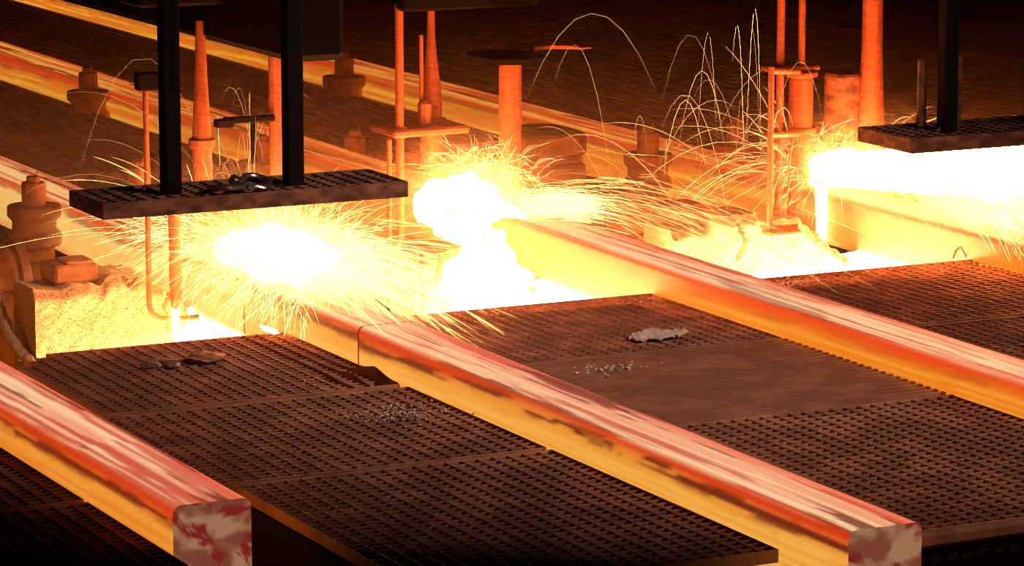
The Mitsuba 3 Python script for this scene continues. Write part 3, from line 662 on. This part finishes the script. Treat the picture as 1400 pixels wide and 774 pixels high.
roller('flanged guide roller above the yellow concrete block, with a pin on its shaft', 3.800, 11.20, 0.082)
roller('guide roller shaft showing behind the brown platform, beyond the dark-streaked strand', 4.157, 11.15, 0.118)
roller('flanged guide roller crossed by spark arcs in front of the farthest billet', 6.20, 11.30, 0.090)
roller('guide roller behind the farthest billet, next to the torch with pointed nozzles', 6.556, 11.26, 0.106)
roller('guide roller behind the third billet, above the end of the brown platform', 5.356, 12.05, 0.035)
roller('guide roller before the third billet, hidden behind the brown platform', 4.998, 12.1, 0.035)
roller('backlit guide roller before the third billet, farthest back', 5.0, 14.0, 0.085)
roller('backlit guide roller before the farthest billet, below the torch carriage', 6.2, 14.06, 0.075, s=1.05)

def stand(label, drumlabel, xb, y, seed):
    """Roller stand on the near side of a strand, with its horizontal support roller."""
    key, n = 'roller_stand', 0
    while key in labels: n += 1; key = f'roller_stand_{n:03d}'
    tag(key, label, 'roller stand')
    x = xb - 0.176
    put(key + '__base', box((x - .16, y - .22, -0.62), (x + .10, y + .16, -0.16), 0.03), 'm_machine')
    put(key + '__gearbox', box((x - .40, y - .62, -0.62), (x - .20, y - .1, -0.10), 0.04), 'm_machine')
    put(key + '__motor', lathe([(0, -.26), (.10, -.26), (.13, -.24), (.13, -.02), (.15, -.01), (.15, .02), (.10, .04), (0, .04)], (x - .22, y - .42, -0.10), 'x', 40), 'm_machine')
    put(key + '__bracket', trimesh.convex.convex_hull([(x - .14 + a, y - .34 + b, c) for a, b, c in ((0, 0, -.14), (.16, 0, -.14), (0, .2, -.13), (.16, .2, -.13), (.02, .12, -.08), (.14, .12, -.08), (.02, .18, -.08), (.14, .18, -.08))]), 'm_machine', 20)
    d, n = 'support_roller', 0
    while d in labels: n += 1; d = f'support_roller_{n:03d}'
    tag(d, drumlabel, 'roller')
    yd = y - .68
    put(d + '__drum', lathe([(0, 0), (.105, 0), (.118, .012), (.118, .022), (.112, .028), (.112, .30), (0, .30)], (xb - 0.20, yd + .12, -0.208), 'x', 48), 'm_machine')
    put(d + '__shaft', cyl((xb - .27, yd + .12, -0.208), (xb + .2, yd + .12, -0.208), 0.035), 'm_machine')
    put(d + '__bearing', box((xb - .31, yd + .03, -0.62), (xb - .24, yd + .21, -0.13), 0.015), 'm_machine')
    c, n = 'bearing_block', 0
    while c in labels: n += 1; c = f'bearing_block_{n:03d}'
    return c, (xb, yd)
c, (xb, yd) = stand('rusty roller stand with a round motor behind the yellow concrete block', 'horizontal roller drum under the strand behind the yellow concrete block', X['B'], 11.2, 1)
tag(c, 'cast bearing block sitting on the yellow concrete block', 'bearing block')
put(c + '__housing', box((3.46, 10.02, 0.028), (3.60, 10.16, 0.085), 0.008), 'm_machine')
put(c + '__cap', box((3.50, 10.03, 0.084), (3.59, 10.13, 0.095), 0.004), 'm_machine')
c, (xb, yd) = stand('orange roller stand under the spark arcs in front of the farthest billet', 'horizontal roller drum under the farthest billet beside the crumbling block', X['D'], 11.3, 2)
tag(c, 'rough bearing block on the crumbling concrete block', 'bearing block')
put(c + '__housing', box((5.60, 10.02, 0.04), (5.75, 10.20, 0.105), 0.008), 'm_machine')
put(c + '__cap', box((5.63, 10.04, 0.104), (5.73, 10.16, 0.115), 0.004), 'm_machine')
stand('roller stand beside the white hot block of the middle flame', 'horizontal roller drum under the third billet', X['C'], 12.05, 3)

# cast housings in front of the farthest billet
def housing(key, label, x, y, z0, w, d, bands):
    tag(key, label, 'housing')
    def oval(w, d, z0, z1, b=0.01):
        pts = []
        for q in np.linspace(0, 2 * math.pi, 40, endpoint=False):
            cx, sy = math.copysign(abs(math.cos(q)) ** .55, math.cos(q)) * w / 2, math.copysign(abs(math.sin(q)) ** .55, math.sin(q)) * d / 2
            for k, zz in ((1 - b / w * 2, z0), (1, z0 + b), (1, z1 - b), (1 - b / w * 2, z1)): pts.append((x + cx * k, y + sy * k, zz))
        return trimesh.convex.convex_hull(pts)
    for name, a, b, s in bands: put(f'{key}__{name}', oval(w * s, d * s, z0 + a, z0 + b), 'm_machine', 30)
housing('bearing_housing', 'banded round bearing housing between the middle torch and the flanged roller', 5.93, 11.62, -0.62, 0.25, 0.36, [('body', 0, .60, .94), ('band', .60, .66, 1.0), ('neck', .66, .69, .93), ('cap', .69, .775, 1.0)])
housing('bearing_housing_001', 'box shaped bearing housing behind the thick tube of the middle torch', 5.62, 11.75, -0.62, 0.20, 0.26, [('body', 0, .66, .95), ('cap', .66, .74, 1.0)])
# cloth wrapped hose in the pit
hose = [(3.22, 10.25, 0.02), (3.27, 10.22, 0.03), (3.31, 10.18, 0.00), (3.32, 10.12, -0.06), (3.325, 10.05, -0.13), (3.34, 10.0, -0.17), (3.36, 9.96, -0.19), (3.37, 9.9, -0.23), (3.36, 9.82, -0.30), (3.33, 9.7, -0.42), (3.3, 9.6, -0.6)]
tck = np.linspace(0, len(hose) - 1, 60)
hp = np.stack([np.interp(tck, range(len(hose)), [h[i] for h in hose]) for i in range(3)], 1)
for _ in range(6): hp[1:-1] = (hp[:-2] + 2 * hp[1:-1] + hp[2:]) / 4
put('wrapped_hose', sweep(hp, 0.019 + 0.003 * np.sin(np.arange(60) * 1.9), 12, rng=np.random.default_rng(5), rough=0.0012), 'm_hose', True)
tag('wrapped_hose', 'cloth wrapped hose hanging beside the yellow concrete block', 'hose')

# ------------------------------------------------------------------ things lying on the gratings
def flake(key, label, pts, z, seed, mat='m_flake', bump=0.02, thick=0.004, rough=0.003):
    from shapely.geometry import Polygon, Point
    poly = Polygon(pts).buffer(0.004)
    lo, hi = np.array(poly.bounds[:2]), np.array(poly.bounds[2:])
    g = 0.006
    m = trimesh.creation.extrude_polygon(poly, thick, engine='earcut')
    m = m.subdivide_to_size(0.007)
    v = np.array(m.vertices)
    v[:, 2] += bump * (meshkit.fbm(np.stack([v[:, 0] * 12, v[:, 1] * 12, v[:, 0] * 0 + seed], -1), 3, seed) - 0.3)
    v[:, 2] += rough * (meshkit.fbm(np.stack([v[:, 0] * 90, v[:, 1] * 90, v[:, 0] * 0 + seed], -1), 2, seed + 2) - 0.4)
    v[:, 2] = np.maximum(v[:, 2], 0.0005) + z
    put(key, trimesh.Trimesh(v, m.faces, process=False), mat, 40)
    tag(key, label, 'debris')
flake('scale_flake', 'large dark flake of scale lying on the grating near the pit', [(3.43, 8.90), (3.47, 8.93), (3.53, 8.94), (3.56, 8.91), (3.545, 8.87), (3.51, 8.835), (3.47, 8.83), (3.45, 8.86)], 0, 1, bump=0.035)
flake('scale_flake_001', 'narrow dark strip of scale pointing at the large flake', [(3.36, 8.925), (3.40, 8.93), (3.45, 8.905), (3.45, 8.89), (3.40, 8.905)], 0, 2, bump=0.02)
put('slag_lump', lump((3.33, 8.87, 0.004), (0.028, 0.022, 0.010), 5, 0.5), 'm_flake', 40); tag('slag_lump', 'small crumbly lump between the strip of scale and the shortest billet', 'debris')
put('slag_lump_001', lump((3.385, 8.85, 0.004), (0.022, 0.018, 0.009), 6, 0.5), 'm_flake', 40); tag('slag_lump_001', 'small crumbly lump right below the large flake of scale', 'debris')
put('slag_chip', lump((3.395, 8.835, 0.006), (0.008, 0.007, 0.006), 7, 0.4, 2), 'm_slagstone', 40); tag('slag_chip', 'tiny white chip beside the large flake of scale', 'debris')
flake('slag_crust', 'pale slag crust lying on the grating before the ribbed plate', [(4.665, 8.60), (4.70, 8.645), (4.76, 8.66), (4.81, 8.635), (4.85, 8.60), (4.80, 8.575), (4.74, 8.555), (4.70, 8.575)], 0, 9, 'm_slagstone', 0.018, 0.006, 0.022)
rng = np.random.default_rng(77)
def crumbs(key, label, c, sp, n, size, mat='m_slagstone'):
    ms = [lump((c[0] + rng.normal(0, sp[0]), c[1] + rng.normal(0, sp[1]), 0.0015), np.array((1, 1, .7)) * size * (0.5 + rng.random()), i + 3, 0.4, 1) for i in range(n)]
    put(key, join(*ms), mat, 40); tag(key, label, 'debris', kind='stuff')
crumbs('slag_crumbs', 'whitish dust and crumbs on the grating beside the dark-streaked billet', (3.70, 8.03), (.065, .075), 170, 0.0030)
crumbs('slag_crumbs_001', 'pale crumbs on the far corner of the wire-loop grating', (5.56, 9.20), (.05, .03), 60, 0.0040)
crumbs('slag_crumbs_002', 'pale crumbs at the upper corner of the ribbed plate', (4.44, 8.30), (.06, .03), 46, 0.0042)
crumbs('slag_crumbs_003', 'pale crumbs near the stub on the wire-loop grating', (6.27, 9.19), (.02, .02), 14, 0.0035)
w = [(6.235, 9.335, 0.0), (6.243, 9.335, 0.02), (6.255, 9.335, 0.034), (6.262, 9.335, 0.036), (6.272, 9.335, 0.024), (6.285, 9.335, 0.0)]
put('wire_loop', sweep(w, 0.0035, 8), 'm_grate', True); tag('wire_loop', 'bent wire loop standing on the far edge of the grating', 'wire')
put('steel_stub', cyl((6.30, 9.26, 0.0), (6.30, 9.26, 0.034), 0.007), 'm_grate'); tag('steel_stub', 'short steel stub standing at the far corner of the wire-loop grating', 'stub')
m = lump((0, 0, 0), (0.012, 0.06, 0.008), 8, 0.3)
m.apply_translation((3.80, 9.16, 0.012))
scene['slag_drip'] = mikit.ply(m, 'm_dark_fire', smooth=True, emitter=glow((5, 3.2, 1.2), 0.1)); tag('slag_drip', 'small glowing drip of slag at the corner of the stepped grating', 'slag')

# ------------------------------------------------------------------ smoke hanging around the flames
def smoke():
    lo, hi = np.array([3.0, 8.75, -0.12]), np.array([7.6, 13.6, 1.15])
    n = (92, 96, 40)
    g = [lo[i] + (hi[i] - lo[i]) * (np.arange(n[i]) + 0.5) / n[i] for i in range(3)]
    Q = np.stack(np.meshgrid(*g, indexing='ij'), -1)
    def puff(c, s, a): return a * np.exp(-(((Q - np.array(c)) / np.array(s)) ** 2).sum(-1))
    d = puff((3.97, 9.55, 0.17), (.19, .44, .13), 2.6) + puff((5.10, 10.55, 0.08), (.19, .32, .15), 3.0) + puff((6.38, 9.95, 0.20), (.17, .72, .12), 1.7)
    d += puff((4.86, 9.95, -0.03), (.17, .2, .16), 2.2)
    d += 0.15 * np.exp(-((Q[..., 2]) / 0.42) ** 2)
    d *= 0.35 + 1.3 * meshkit.fbm(Q * [5, 5, 6], 4, 3)
    edge = np.minimum.reduce([(Q - lo)[..., i] for i in range(3)] + [(hi - Q)[..., i] for i in range(3)])
    d *= sstep(0.0, 0.35, edge + 0.02)
    size = hi - lo
    grid = mi.VolumeGrid(np.ascontiguousarray(d.transpose(2, 1, 0)[..., None].astype(np.float32)))
    w = T().translate(lo.tolist()).scale(size.tolist())
    scene['flame_smoke'] = mikit.ply(box(lo, hi), {'type': 'null'}, False, interior={'type': 'heterogeneous', 'albedo': rgb(0.93, 0.66, 0.46), 'sigma_t': {'type': 'gridvolume', 'grid': grid, 'to_world': w}, 'scale': SMOKE})
    tag('flame_smoke', 'thin glowing smoke hanging over the pits around the three cutting flames', 'smoke', kind='stuff')
smoke()

for k, d in labels.items():
    g = {'grating': 'floor gratings between the billets', 'floor plate': 'floor plates between the strands', 'billet': 'glowing billets', 'refractory block': 'concrete blocks in the pits', 'molten slag': 'slag in the pits',
         'flame': 'cutting flames', 'slag jet': 'jets of slag', 'sparks': 'spark showers', 'cutting torch': 'torch machines', 'platform': 'hanging platforms', 'shackle': 'shackles on the platform',
         'roller stand': 'roller stands', 'bearing block': 'bearing blocks', 'housing': 'bearing housings', 'debris': 'bits lying on the gratings'}.get(d.get('category'))
    if k.startswith('guide_roller'): g = 'guide rollers along the strands'
    if k.startswith('support_roller'): g = 'support rollers under the strands'
    if g: d['group'] = g
